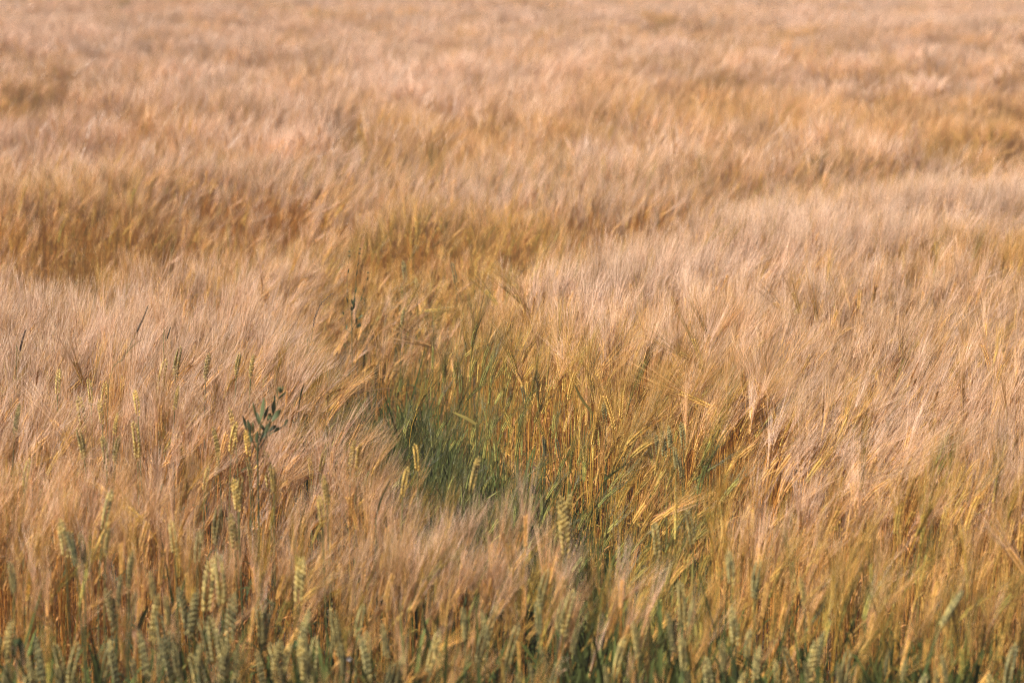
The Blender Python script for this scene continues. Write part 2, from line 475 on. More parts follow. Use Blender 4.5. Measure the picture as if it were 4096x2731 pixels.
# ------------------------------------------------------------------ wheat plant
def wheat_parts(tilt, L=.74):
    stem, ear, leaves = MB(), MB(), []
    path, a = stalk_path(L, tilt, R(rnd.uniform(-2, 2)), 10, .3)
    tube(stem, path, np.linspace(.0021, .0013, len(path)), 5, 0)
    el, n = rnd.uniform(.078, .098), rnd.choice((17, 19, 21))
    nod = R(rnd.uniform(0, 14))
    twist, fan = rnd.uniform(.2, 1.7), rnd.uniform(.8, 1.25)
    tw = rnd.uniform(0, math.pi)
    p = np.zeros(3)
    for i in range(n):
        an = a + nod * i / n
        ax = np.array((math.sin(an), 0, math.cos(an)))
        px, py = np.array((math.cos(an), 0, -math.sin(an))), np.array((0, 1, 0))
        t2 = tw + twist * i / n
        sd = px * math.cos(t2) + py * math.sin(t2)
        nd = -px * math.sin(t2) + py * math.cos(t2)
        sgn = 1 if i % 2 else -1
        k = .55 + .45 * math.sin(math.pi * min(1, (i + 2.2) / (n + 1.0))) ** .6
        b = p + sd * sgn * .0012
        pv = rnd.random()
        for j in (-1, 0, 1):
            d = ax + sd * sgn * fan * (.50 if j == 0 else .38) + nd * j * .24 * fan
            grain(ear, b + nd * j * .0025 + sd * sgn * .0012 + ax * ((.003 if j == 0 else .0012 * j) + rnd.uniform(-.001, .001)), d, (.0142 if j else .0130) * k, .0052 * k, .0048 * k, nd, 6, 0, min(1, max(0, pv + rnd.gauss(0, .15))))
        p = p + ax * el / n
    grain(ear, p, ax, .009, .0042, .004, nd, 6)
    for q, ln, w in ((.62, .20, .011), (.40, .22, .012)):
        i = int(q * (len(path) - 1)); b = path[i]
        az = rnd.uniform(0, 6.28); rise, fall = rnd.uniform(.6, 1.1), rnd.uniform(.7, 1.5)
        hz = np.array((math.cos(az), math.sin(az), 0))
        pts = [b + hz * ln * t * .65 + np.array((0, 0, ln * (rise * t - fall * t * t))) for t in np.linspace(0, 1, 8)]
        one = MB()
        ribbon(one, pts, [w * x for x in (.5, .85, 1, 1, .9, .7, .4, .03)], np.array((-hz[1], hz[0], rnd.uniform(-.5, .5))), 0, None, .2)
        leaves.append(one)
    return dict(stem=stem, ear=ear, leaf=leaves, top=path[-1], tip=path[-1] + p, el=el)

# ------------------------------------------------------------------ naming helpers
def tag(o, label=None, cat=None, group=None, kind=None):
    for k, v in (('label', label), ('category', cat), ('group', group), ('kind', kind)):
        if v: o[k] = v
    return o

def empty(name, loc, rz=0, scale=1):
    o = bpy.data.objects.new(name, None)
    C.objects.link(o)
    o.empty_display_size = .05
    o.location = loc; o.rotation_euler = (0, 0, rz); o.scale = (scale,) * 3
    return o

def part(name, me, parent, ripe=1.0, tint=.5):
    o = bpy.data.objects.new(name, me)
    C.objects.link(o)
    o.parent = parent
    o['ripe'] = float(ripe); o['tint'] = float(tint)
    return o

# ------------------------------------------------------------------ ground
gb = MB()
gs = 900.0
gx = np.concatenate([[-gs, -120, -40], np.linspace(-16, 16, 81), [40, 120, gs]])
gy = np.concatenate([[-gs, -60, -10], np.linspace(0, 30, 81), [60, 120, gs]])
gv = [(x, y, (.03 * (float(noise(x, y, .3, 9)) - .5)) if abs(x) < 17 and 0 <= y <= 30 else 0.0) for y in gy for x in gx]
gf = [(j * len(gx) + i, j * len(gx) + i + 1, (j + 1) * len(gx) + i + 1, (j + 1) * len(gx) + i) for j in range(len(gy) - 1) for i in range(len(gx) - 1)]
gb.add(gv, gf)
ground = bpy.data.objects.new('ground', gb.mesh('ground', [M_SOIL]))
C.objects.link(ground)
tag(ground, 'brown soil of the field under the crop', None, None, 'structure')

# ------------------------------------------------------------------ traced plants: photo pixels of ear tip and ear foot
WHEAT = []
def trace(ox, oy, rows, k=.5952):
    return [(ox + a * k, oy + b * k, ox + c * k, oy + d * k, *e) for a, b, c, d, *e in rows]
# last number: 0 grey-green ... 1 yellow
WHEAT += trace(0, 1801, [(195, 70, 185, 225, .6), (745, 285, 710, 520, .5), (735, 530, 725, 700, .6), (405, 480, 410, 700, .5), (465, 560, 480, 750, .05),
    (540, 570, 545, 750, .35), (70, 765, 70, 960, .3), (895, 690, 890, 910, .5), (820, 850, 815, 1040, .3), (720, 945, 740, 1250, .45), (910, 960, 890, 1150, .4),
    (1065, 985, 1050, 1310, .5), (1115, 985, 1120, 1180, .6), (1210, 940, 1230, 1370, .25), (1325, 960, 1310, 1290, .35), (1420, 760, 1410, 1100, .5),
    (1460, 720, 1460, 1060, .5), (1575, 980, 1570, 1300, .3), (1735, 1050, 1735, 1320, .45), (2035, 740, 2030, 1020, .5), (1150, 490, 1155, 690, .5),
    (1345, 550, 1340, 740, .4), (1470, 390, 1465, 640, .5), (1550, 440, 1550, 660, .7), (1570, 205, 1570, 400, .7), (1620, 190, 1610, 390, .7), (1780, 20, 1785, 310, .7),
    (1825, 110, 1825, 200, .8), (2185, 0, 2180, 150, .85), (2175, 180, 2175, 330, .85), (2145, 320, 2145, 490, .8), (2080, 60, 2080, 190, .8), (1400, 120, 1385, 260, .7),
    (1475, 40, 1470, 150, .7), (1660, 60, 1665, 160, .7), (1170, 1320, 1170, 1540, .35), (890, 1400, 890, 1562, .3), (740, 1290, 740, 1500, .4), (1085, 1350, 1080, 1562, .3),
    (1350, 1300, 1340, 1520, .3), (1600, 1310, 1580, 1540, .3), (1950, 1310, 1920, 1540, .4), (2290, 1310, 2295, 1520, .3), (2255, 1210, 2250, 1330, .35),
    (40, 1450, 40, 1600, .3), (190, 1400, 190, 1580, .35), (255, 1430, 250, 1600, .3), (1010, 830, 1010, 960, .6), (1740, 1420, 1745, 1600, .3)])
WHEAT += trace(1350, 1801, [(170, 1050, 160, 1280, .4), (195, 1230, 195, 1430, .4), (305, 1180, 310, 1420, .35), (20, 1320, 25, 1540, .35), (445, 1380, 440, 1560, .35),
    (845, 1070, 845, 1300, .35), (970, 1090, 980, 1330, .35), (1070, 1040, 1040, 1300, .5), (1410, 820, 1400, 1080, .35), (1520, 1010, 1510, 1230, .4), (1580, 960, 1570, 1290, .5),
    (1620, 1180, 1610, 1400, .35), (1990, 1170, 2020, 1420, .4), (2220, 1100, 2250, 1400, .35), (2300, 900, 2310, 1130, .5), (1340, 1030, 1345, 1250, .2), (1370, 1330, 1400, 1520, .5),
    (1800, 1450, 1800, 1620, .35), (2310, 1260, 2310, 1520, .35), (2130, 500, 2135, 720, .5), (1570, 300, 1560, 550, .75), (1500, 330, 1510, 640, .7), (1505, 440, 1515, 800, .75),
    (945, 55, 910, 270, .85), (470, 125, 465, 290, .95), (520, -30, 520, 100, .95), (115, -60, 105, 90, .95), (155, -40, 145, 80, .95), (1290, 1430, 1300, 1600, .5), (650, 1280, 655, 1440, .5)])
WHEAT += trace(2696, 1801, [(90, 420, 100, 640, .5), (365, 690, 370, 890, .2), (570, 750, 565, 1000, .2), (850, 860, 860, 1030, .7), (385, 1070, 390, 1330, .35), (510, 1210, 505, 1420, .3),
    (40, 900, 45, 1180, .55), (130, 1010, 100, 1180, .35), (45, 1280, 50, 1500, .4), (575, 1330, 570, 1580, .3), (1930, 960, 1830, 1190, .3), (880, 1430, 890, 1600, .4), (680, 1420, 680, 1600, .4),
    (1100, 1440, 1100, 1600, .3), (1450, 1350, 1430, 1540, .3), (320, 1290, 320, 1520, .4), (1010, 1220, 990, 1440, .2), (1560, 1400, 1545, 1580, .35), (1760, 1480, 1760, 1640, .5)])
WHEAT += trace(0, 900, [(530, 1170, 535, 1380, .7), (525, 1380, 545, 1560, .5), (710, 1070, 705, 1250, .75), (595, 1045, 595, 1150, .6), (1110, 920, 1095, 1130, .75), (1210, 830, 1195, 1000, .6),
    (1405, 870, 1390, 1020, .6), (1610, 870, 1605, 990, .5), (1705, 880, 1700, 960, .6), (905, 1120, 905, 1230, .75), (900, 1340, 905, 1550, .7), (790, 1270, 770, 1360, .7), (130, 1210, 100, 1370, .4),
    (400, 980, 395, 1090, .55), (1200, 1090, 1185, 1190, .75), (1545, 1245, 1560, 1440, .7), (1585, 1340, 1580, 1520, .8), (1435, 1370, 1445, 1540, .75), (1650, 1390, 1650, 1530, .9),
    (1865, 1440, 1850, 1550, .9), (690, 1430, 690, 1540, .6), (800, 1430, 795, 1560, .6), (665, 1190, 665, 1320, .65)])
WHEAT += trace(1350, 900, [(1385, 1430, 1385, 1560, .1), (2180, 1390, 2180, 1560, .1), (2140, 1420, 2140, 1530, .25), (2310, 1340, 2315, 1500, .3), (1785, 1200, 1785, 1340, .15), (450, 560, 445, 690, .3),
    (440, 250, 440, 430, .35), (770, 260, 775, 400, .3), (525, 360, 525, 460, .4), (1240, 1090, 1245, 1200, .1), (2225, 1360, 2230, 1500, .15), (2265, 1500, 2270, 1640, .2), (1470, 1440, 1475, 1540, .1),
    (2290, 1560, 2300, 1690, .3)])

# barley ears standing out of the canopy: foot of the ear -> end of the ear (the beard goes on the same way), ripeness
BARLEY = []
BARLEY += trace(2696, 900, [(240, 790, 205, 700, .62), (475, 1140, 460, 1010, .75), (590, 1200, 550, 1080, .8), (1080, 770, 1170, 700, .85), (760, 610, 710, 560, .9), (1115, 625, 1110, 560, .7),
    (840, 570, 815, 500, .75), (955, 620, 945, 550, .7), (165, 950, 80, 890, .6), (170, 910, 150, 840, .6), (730, 980, 780, 900, .65), (850, 980, 840, 890, .95), (220, 1210, 80, 1150, .65),
    (2110, 950, 2090, 860, .8), (2170, 1080, 2190, 990, .7), (1970, 1060, 1880, 1000, .8), (1320, 1200, 1310, 1100, .8), (1340, 530, 1345, 450, .7), (640, 1110, 620, 1000, .75), (1975, 910, 1970, 850, .65),
    (1935, 1240, 1940, 1150, .75), (2290, 1490, 2340, 1390, .6), (1520, 880, 1522, 790, .8), (300, 230, 350, 140, .5), (150, 200, 220, 120, .5)])
BARLEY += trace(1350, 900, [(1725, 455, 1640, 380, .5), (1270, 470, 1200, 415, .5), (1075, 530, 1000, 460, .55), (1270, 570, 1210, 500, .6), (590, 575, 680, 575, .45), (760, 880, 830, 815, .5),
    (865, 885, 940, 815, .5), (620, 820, 540, 790, .85), (1350, 800, 1310, 720, .55), (1190, 985, 1165, 880, .5), (1555, 870, 1555, 800, .55), (0, 1165, 90, 1130, .85), (540, 1240, 580, 1150, .45),
    (1395, 1440, 1330, 1290, .55), (1170, 1400, 1125, 1270, .4), (1200, 1550, 1225, 1430, .4), (1440, 1360, 1475, 1290, .35), (1720, 1170, 1710, 1050, .65), (1850, 1340, 1810, 1200, .65),
    (1960, 1480, 2070, 1360, .6), (1990, 1550, 2080, 1480, .55), (300, 1060, 290, 900, .9)])
BARLEY += trace(2696, 1801, [(330, 530, 325, 350, .5), (1100, 560, 1090, 380, .48), (1170, 800, 1250, 640, .55), (1490, 540, 1520, 400, .55), (1730, 430, 1730, 260, .5), (1985, 500, 2020, 370, .6),
    (1640, 830, 1760, 720, .5), (200, 990, 320, 870, .7), (1270, 270, 1265, 120, .45), (1810, 1220, 1750, 1050, .55), (2120, 1150, 2040, 960, .5), (2300, 1320, 2220, 1180, .55), (1660, 520, 1690, 460, .5),
    (1200, 1210, 1215, 1050, .5), (1360, 1340, 1335, 1170, .5), (2340, 800, 2280, 710, .9)])
BARLEY += trace(1350, 1801, [(1700, 1090, 1700, 930, .62), (1790, 1080, 1770, 950, .62), (1830, 1110, 1880, 900, .95), (660, 1250, 650, 1080, .62), (1170, 800, 1150, 680, .7), (120, 490, 85, 380, .8)])
BARLEY += trace(0, 1801, [(990, 520, 870, 400, .62), (1020, 430, 970, 310, .75), (1190, 420, 1250, 270, .7)])
BARLEY += trace(0, 900, [(455, 1460, 370, 1330, .85), (1430, 1230, 1450, 1120, .85), (555, 1060, 520, 960, .8), (1180, 1050, 1250, 980, .8), (2210, 1230, 2290, 1150, .75), (1080, 1370, 1080, 1250, .85)])

# ------------------------------------------------------------------ wheat, one thing each
wheat = []
for rep in range(2):
    for t in (0, 4, 9, 16, 26, 40):
        p = wheat_parts(R(t))
        wheat.append((t, p, p['stem'].mesh('wheat_stem', [M_WSTEM]), p['ear'].mesh('wheat_ear', [M_WEAR]), [q.mesh('wheat_leaf', [M_WLEAF]) for q in p['leaf']]))

placed = []                                       # (x, y, kind) of everything set by hand, so the crop makes room in front of it
def put_wheat(u1, v1, u2, v2, g, label, group):
    tip_z = .99
    dep = float(field(*[np.array([q]) for q in at(u1, v1, tip_z)[:2]])[0][0])
    tip_z += min(0, max(-.25, dep)) * .8
    tip = at(u1, v1, tip_z)
    low = float(smooth(1950, 2300, v1))
    if low > 0:                                    # towards the front they stand at the very edge of the field
        Yf = tip[1] * (1 - low) + low * (5.36 + .25 * rnd.random() * (1 - smooth(2300, 2600, v1)))
        dz = -(v1 - PH / 2) / F
        tip_z = float(CAM_Z + (-SP + dz * CP) / (CP + dz * SP) * Yf)
        tip = at(u1, v1, tip_z)
    sc_px = F / (tip[1] * CP - (tip[2] - CAM_Z) * SP)
    ln = min(.105 if v1 < 2250 else .118, max(.062, math.hypot(u1 - u2, v1 - v2) / sc_px))
    lean = math.degrees(math.atan2(u1 - u2, v2 - v1))
    best = sorted(wheat, key=lambda w: abs(w[0] - abs(lean)) + rnd.random() * 3)[0]
    _, p, ms, me_, ml = best
    es = ln / p['el']
    s = tip_z / (p['top'][2] + (p['tip'][2] - p['top'][2]) * es)
    rz = (0 if lean > 0 else math.pi) + rnd.uniform(-.5, .5)
    off = p['top'] + (p['tip'] - p['top']) * es
    ox, oy = s * (off[0] * math.cos(rz) - off[1] * math.sin(rz)), s * (off[0] * math.sin(rz) + off[1] * math.cos(rz))
    root = empty('wheat_plant', (tip[0] - ox, tip[1] - oy, 0), rz, s)
    tag(root, label, 'wheat', group)
    tint = rnd.random()
    part('stem', ms, root, g * .7, tint)
    e = part('ear', me_, root, g, tint); e.location = p['top']; e.scale = (es,) * 3
    for q in ml: part('leaf', q, root, g * .6, tint)
    placed.append((tip[0], tip[1], .05 if low < .5 else .12))
    return root

ORD = 'leftmost,second,third,fourth,fifth,sixth,seventh,eighth,ninth,tenth,eleventh,twelfth,thirteenth,fourteenth,fifteenth,sixteenth'.split(',')
def order_labels(rows, zones, word, tone):
    """A label for every row: look, then its place from the left among its like in a named spot of the field."""
    zone_of = [next(k for k, (test, _) in enumerate(zones) if test((r[0] + r[2]) / 2, min(r[1], r[3]))) for r in rows]
    labels = [None] * len(rows)
    for k, (_, where) in enumerate(zones):
        ids = sorted((i for i, z in enumerate(zone_of) if z == k), key=lambda i: rows[i][0])
        for n, i in enumerate(ids):
            o = ORD[n] if n == 0 else ORD[n] + ' from left'
            labels[i] = f'{tone(rows[i])} {word}, {o} {where}' if len(ids) > 1 else f'{tone(rows[i])} {word} {where}'
    return labels
WZONES = [
    (lambda u, v: u < 1250 and v < 1500, 'topping the pale left mound'),
    (lambda u, v: u < 1250 and v < 1700 and u < 620, 'left of the leafy weed'),
    (lambda u, v: u < 1250 and v < 1760, 'close around the leafy weed'),
    (lambda u, v: u < 1330 and v < 2010 and u < 700, 'below left of the leafy weed'),
    (lambda u, v: u < 1330 and v < 2010, 'below right of the leafy weed'),
    (lambda u, v: u < 1330 and v < 2230, 'just above the bottom left cluster'),
    (lambda u, v: u < 560 and v < 2760, 'in the green bottom left corner'),
    (lambda u, v: u < 1330 and v < 2440, 'topping the bottom left cluster'),
    (lambda u, v: u < 1330, 'low in the bottom left cluster'),
    (lambda u, v: u < 2000 and v < 1400, 'deep in the yellow hollow'),
    (lambda u, v: u < 2150 and v < 2060 and v > 1660, 'just before the green gap'),
    (lambda u, v: v < 1660, 'inside the green gap'),
    (lambda u, v: v < 2200 and u < 2420, 'at the gap near end'),
    (lambda u, v: v < 2200, 'in the dark corner of the green gap'),
    (lambda u, v: u < 1800, 'along the bottom edge left of middle'),
    (lambda u, v: u < 2230, 'along the bottom edge at the middle'),
    (lambda u, v: u < 2690, 'along the bottom edge right of middle'),
    (lambda u, v: u < 3150 and v < 2450, 'standing high in the lower right'),
    (lambda u, v: u < 3150, 'low in the lower right'),
    (lambda u, v: True, 'in the bottom right corner')]
def wheat_tone(r):
    g = r[4]; lean = r[0] - r[2]
    return ('grey green' if g < .28 else 'pale green' if g < .46 else 'yellow green' if g < .66 else 'yellow')
for w, lab in zip(WHEAT, order_labels(WHEAT, WZONES, 'wheat ear', wheat_tone)):
    put_wheat(*w[:4], w[4], lab, 'wheat plants growing among the barley')

for lo, hi, n_, where in ((-40, 420, 8, 'at the bottom left corner'), (420, 1330, 28, 'packed in the bottom left cluster'), (1330, 2050, 5, 'low at the bottom, left of the middle'),
                          (2050, 2760, 5, 'low at the bottom, right of the middle'), (2760, 3500, 5, 'low at the lower right'), (3500, 4130, 4, 'low in the bottom right corner')):
    for k in range(n_):
        u1 = rnd.uniform(lo, hi); v1 = 2731 - (330 if lo == 420 else 240) * rnd.random() ** 1.2
        a_ = rnd.gauss(0, 6)
        g_ = rnd.uniform(.2, .5)
        look = ('grey green' if g_ < .35 else 'yellow green') + (' right-leaning' if a_ > 4 else ' left-leaning' if a_ < -4 else ' upright')
        put_wheat(u1, v1, u1 - math.sin(R(a_)) * 200, v1 + rnd.uniform(170, 235), g_, f'blurred {look} wheat ear ' + where, f'{look} wheat ears ' + where)

# ------------------------------------------------------------------ barley ears that stand out, one thing each
part_mesh = {}
def barley_meshes(i):
    if i not in part_mesh:
        p = barley[i][1]
        part_mesh[i] = [(nm, piece.mesh('barley_' + nm, [BARLEY_MATS[nm]])) for nm in ORDER for piece in (p[nm] if nm == 'leaf' else [p[nm]])]
    return part_mesh[i]

def barley_thing(i, loc, rz, s, ripe, label, group):
    root = empty('barley_plant', loc, rz, s)
    tag(root, label, 'barley', group)
    tint = rnd.random()
    ms = barley_meshes(i)
    for nm, me in ms: part(nm, me, root, ripe, tint)
    return root

angle_list = np.array([p['angle'] for _, p in barley])
BZONES = [
    (lambda u, v: u < 700 and v < 1850, 'left of the leafy weed'),
    (lambda u, v: u < 1300 and v < 1850, 'near the leafy weed'),
    (lambda u, v: u < 1330, 'in the brown left foreground'),
    (lambda u, v: u < 1900 and v < 1560, 'topping the green gap'),
    (lambda u, v: u < 2440 and v < 1300, 'left on the right mound'),
    (lambda u, v: u < 2120 and v < 1900, 'inside the green gap'),
    (lambda u, v: u < 2480 and v < 1560, 'right of the green gap'),
    (lambda u, v: u < 2700 and v < 1900, 'at the gap near end'),
    (lambda u, v: u < 3020 and v < 1700, 'amid the right mound'),
    (lambda u, v: u < 3500 and v < 1330, 'high on the right mound'),
    (lambda u, v: u < 3500 and v < 1700, 'in the lower right mound'),
    (lambda u, v: v < 1750, 'near the right edge'),
    (lambda u, v: u < 2700, 'along the bottom edge'),
    (lambda u, v: u < 3450 and v < 2150, 'in the yellowing lower right'),
    (lambda u, v: v < 2150, 'in yellowing barley far right'),
    (lambda u, v: True, 'at the bottom right')]
def barley_tone(r):
    g = r[4]; lean = math.degrees(math.atan2(r[2] - r[0], r[1] - r[3]))
    c = 'greenish' if g < .46 else 'yellow' if g < .58 else 'golden' if g < .72 else 'tan' if g < .86 else 'pinkish'
    return c + (' right-bent' if lean > 28 else ' left-bent' if lean < -28 else '')
blabels = order_labels([(a, b, c, d, g) for a, b, c, d, g in BARLEY], BZONES, 'barley ear', barley_tone)
for (u1, v1, u2, v2, g), lab in zip(BARLEY, blabels):
    lean = math.atan2(u2 - u1, v1 - v2)
    i = int(np.argmin(np.abs(np.abs(angle_list) - abs(lean)) + rng.random(N_NEAR) * .05 + .25 * (np.arange(N_NEAR) >= len(tilts))))
    p = barley[i][1]
    um, vm = (u1 + u2) / 2, (v1 + v2) / 2
    low = float(smooth(2250, 2731, vm))
    z = .845 - .13 * low
    q = at(um, vm, z)
    dh = float(field(np.array([q[0]]), np.array([q[1]]))[0][0])
    z += max(-.22, min(.05, dh)) * .8
    q = at(um, vm, z)
    s = z / p['mid'][2]
    rz = (0 if lean > 0 else math.pi) + rnd.uniform(-.35, .35)
    ox, oy = s * (p['mid'][0] * math.cos(rz) - p['mid'][1] * math.sin(rz)), s * (p['mid'][0] * math.sin(rz) + p['mid'][1] * math.cos(rz))
    barley_thing(i, (q[0] - ox, q[1] - oy, 0), rz, s, g, lab, 'barley ears standing out of the crop')
    placed.append((q[0] - ox * .3, q[1] - oy * .3, .05))


# ------------------------------------------------------------------ weeds, grasses and loose blades
def on(u, v, Y):
    """Point of the sight line through a photo pixel at distance Y."""
    dx, dz = (u - PW / 2) / F, -(v - PH / 2) / F
    wy, wz = CP + dz * SP, -SP + dz * CP
    t = Y / wy
    return np.array((dx * t, Y, CAM_Z + wz * t))

def spline(pts, n):
    """Smooth curve through a few points."""
    pts = np.asarray(pts, float)
    if len(pts) == 2: return pts[0] + (pts[1] - pts[0]) * np.linspace(0, 1, n)[:, None]
    P = np.vstack([2 * pts[0] - pts[1], pts, 2 * pts[-1] - pts[-2]])
    out = []
    for q in np.linspace(0, len(pts) - 1 - 1e-6, n):
        i = int(q); t = q - i
        a, b, c, d = P[i:i + 4]
        out.append(.5 * (2 * b + (c - a) * t + (2 * a - 5 * b + 4 * c - d) * t * t + (3 * b - a - 3 * c + d) * t ** 3))
    return np.array(out)

def one(fn, *a, **k):
    mb = MB(); fn(mb, *a, **k); return mb

LANCE = (.25, .55, .85, 1, 1, .9, .7, .45, .05)
def leaf_mesh(p0, p1, w, arch, side, name, mat, fold=.16):
    p0, p1 = np.asarray(p0), np.asarray(p1)
    mid = (p0 + p1) / 2 + np.asarray(arch)
    return one(ribbon, spline([p0, mid, p1], 9), [w * q for q in LANCE], np.asarray(side, float), 0, None, fold).mesh(name, [mat])

def local(root, pts):
    return np.asarray(pts, float) - np.array(root.location)

# leafy green weed with a bud, standing above the left mound
def c4(a, b): return 900 + a * .287, 1450 + b * .287
g0 = at(*c4(470, 1180), .90)
Yw = g0[1]
weed = empty('leafy_weed', (g0[0], Yw, 0))
tag(weed, 'bushy green weed with narrow leaves and one bud, rising from the pale left mound', 'weed')
def wp(a, b, dy=0.0): return on(*c4(a, b), Yw + dy) - np.array(weed.location)
part('stem', one(tube, spline([(0, 0, 0), wp(455, 1400), wp(485, 1050), wp(492, 800), wp(520, 700)], 12), np.linspace(.0028, .0012, 12), 5).mesh('weed_stem', [M_WEED]), weed, .5)
for pts in ([(470, 1150), (600, 860), (690, 680), (755, 470)], [(460, 1250), (370, 1060), (330, 930), (300, 880)], [(465, 1230), (600, 1010), (760, 930), (850, 830)], [(480, 1100), (570, 880), (590, 760)]):
    part('branch', one(tube, spline([wp(a, b, .006 * i) for i, (a, b) in enumerate(pts)], 8), np.linspace(.0019, .0009, 8), 4).mesh('weed_branch', [M_WEED]), weed, .6)
for (a, b, c, d, w, rp, dy) in [(492, 800, 545, 480, 58, .25, -.01), (445, 790, 385, 535, 26, .8, .0), (540, 790, 606, 610, 42, .35, .01), (675, 710, 690, 515, 58, .55, -.005), (655, 810, 785, 650, 62, .1, -.01),
        (750, 500, 862, 398, 26, .6, .0), (470, 850, 440, 690, 50, .2, .012), (295, 930, 245, 735, 34, .2, .0), (355, 985, 315, 795, 46, .3, -.008), (390, 980, 390, 820, 26, .5, .006), (830, 880, 882, 785, 30, .4, .0),
        (600, 960, 720, 880, 50, .5, .01), (690, 960, 800, 900, 48, .35, -.01), (540, 950, 505, 860, 50, .1, .0), (480, 1080, 600, 930, 52, .15, .02), (360, 1120, 330, 980, 46, .3, .01), (430, 1120, 455, 950, 40, .7, -.01),
        (700, 560, 685, 450, 24, .5, .0), (560, 980, 640, 820, 46, .2, -.015), (740, 470, 715, 350, 20, .7, .0), (600, 800, 640, 700, 40, .3, .01)]:
    part('leaf', leaf_mesh(wp(a, b, dy) * .97 + .03 * wp(470, 1100), wp(c, d, dy + rnd.uniform(-.012, .012)), w * .00025, (0, rnd.uniform(-.006, .006), .002), (1, rnd.uniform(-.7, .7), .1), 'weed_leaf', M_WEED), weed, rp, rnd.random())
for pts in ([(545, 790), (500, 860)], [(675, 710), (640, 760)], [(655, 810), (600, 880)], [(445, 790), (485, 850)], [(295, 930), (340, 1000)], [(355, 985), (370, 1060)], [(390, 980), (385, 1080)], [(600, 960), (560, 1040)], [(690, 960), (620, 1000)], [(540, 950), (490, 1010)]):
    part('branch', one(tube, spline([wp(*q) for q in pts], 4), np.full(4, .0010), 4).mesh('weed_branch', [M_WEED]), weed, .4)
bud = MB()
for k in range(9):
    an = k * 2.4
    grain(bud, wp(775, 430) + np.array((math.cos(an), math.sin(an), 0)) * .0025, np.array((math.cos(an) * .3, math.sin(an) * .3, 1)), .020 + .006 * rnd.random(), .0055, .004, np.array((-math.sin(an), math.cos(an), 0)), 5)
part('bud', bud.mesh('weed_bud', [M_WEED]), weed, .75)

# lanky dark weed in the hollow
def c5(a, b): return 1200 + a * .319, 900 + b * .319
g1 = at(*c5(650, 1330), .71)
Yl = g1[1]
lank = empty('lanky_weed', (g1[0], Yl, 0))
tag(lank, 'lanky dark weed with thin upright branches and tiny buds in the yellow hollow', 'weed')
def lp(a, b, dy=0.0): return on(*c5(a, b), Yl + dy) - np.array(lank.location)
part('stem', one(tube, spline([(0, 0, 0), lp(650, 1300), lp(650, 1120), lp(688, 880), lp(708, 600), lp(755, 320)], 14), np.linspace(.0017, .0007, 14), 4).mesh('weed_stem', [M_WEED]), lank, .6)
for pts in ([(650, 1130), (598, 950), (592, 700), (618, 350)], [(690, 1120), (775, 900), (820, 770), (852, 615)], [(650, 1350), (585, 1310), (565, 1200), (540, 1090)], [(650, 1320), (705, 1210), (740, 1170), (780, 1125)]):
    part('branch', one(tube, spline([lp(a, b, .008 * i) for i, (a, b) in enumerate(pts)], 9), np.linspace(.0012, .0005, 9), 4).mesh('weed_branch', [M_WEED]), lank, .6)
for a, b in ((618, 345), (756, 312), (852, 608), (620, 400), (748, 370)):
    bm_ = MB()
    for k in range(5):
        an = k * 2.4
        grain(bm_, lp(a, b) + np.array((math.cos(an), math.sin(an), 0)) * .0015, np.array((math.cos(an) * .4, math.sin(an) * .4, 1)), .008, .003, .003, np.array((0, 1, 0)), 4)
    part('bud', bm_.mesh('weed_bud', [M_WEED]), lank, .45)
for (a, b, c, d, w) in [(670, 1010, 645, 930, 30), (672, 1000, 690, 900, 30), (660, 1070, 690, 980, 34), (655, 1090, 640, 1010, 26), (600, 980, 580, 900, 22), (605, 610, 615, 540, 18), (706, 640, 720, 560, 18), (715, 520, 745, 465, 18),
        (690, 860, 715, 770, 18), (845, 700, 858, 640, 16), (765, 950, 775, 880, 18), (700, 1210, 720, 1165, 30), (735, 1180, 760, 1140, 30), (750, 1160, 785, 1120, 26), (545, 1130, 535, 1080, 26), (580, 1310, 585, 1250, 24), (740, 1280, 755, 1225, 44), (720, 1290, 735, 1240, 36)]:
    part('leaf', leaf_mesh(lp(a, b), lp(c, d, rnd.uniform(-.01, .01)), w * .00032, (0, 0, 0), (1, rnd.uniform(-.8, .8), 0), 'weed_leaf', M_WEED), lank, rnd.uniform(.2, .6), rnd.random())

# grass stalks with dark spikes
def grass_stalk(pix_stem, pix_spike, zc, label, ripe, blade=None, wide=1.0):
    u, v = pix_stem[0]
    q = at(u, v, zc + .07); Y = q[1]
    root = empty('grass_stalk', (q[0], Y, 0))
    tag(root, label, 'grass stalk')
    lo = lambda p, dy=0: on(*p, Y + dy) - np.array(root.location)
    pts = [(0, 0, 0)] + [lo(p) for p in pix_stem] + [lo(pix_spike[0])]
    part('stem', one(tube, spline(pts, 14), np.linspace(.0013, .0007, 14), 4).mesh('grass_stem', [M_WSTEM]), root, .6)
    sp = MB()
    path = spline([lo(p) for p in pix_spike], 24)
    tube(sp, path, np.linspace(.0008, .0004, 24), 3)
    for i in range(0, 23):
        t = path[min(i + 1, 23)] - path[i]; t /= np.linalg.norm(t)
        sd = np.cross(t, (0, 1, 0)); sd /= np.linalg.norm(sd)
        for sg in (-1, 1):
            if (i + (sg > 0)) % 2 == 0: grain(sp, path[i], t + sd * sg * .28 + np.array((0, rnd.gauss(0, .15), 0)), .0125 * wide * (1 - .35 * i / 23), .0034 * wide, .003 * wide, np.array((0, 1, 0)), 4)
    part('spike', sp.mesh('grass_spike', [M_SPIKE]), root, ripe)
    if blade:
        a, b = lo(blade[0]), lo(blade[1], -.03)
        part('leaf', leaf_mesh(a, b, .0055, (0, 0, .008), (.3, 1, 0), 'grass_leaf', M_WLEAF, .25), root, .2)
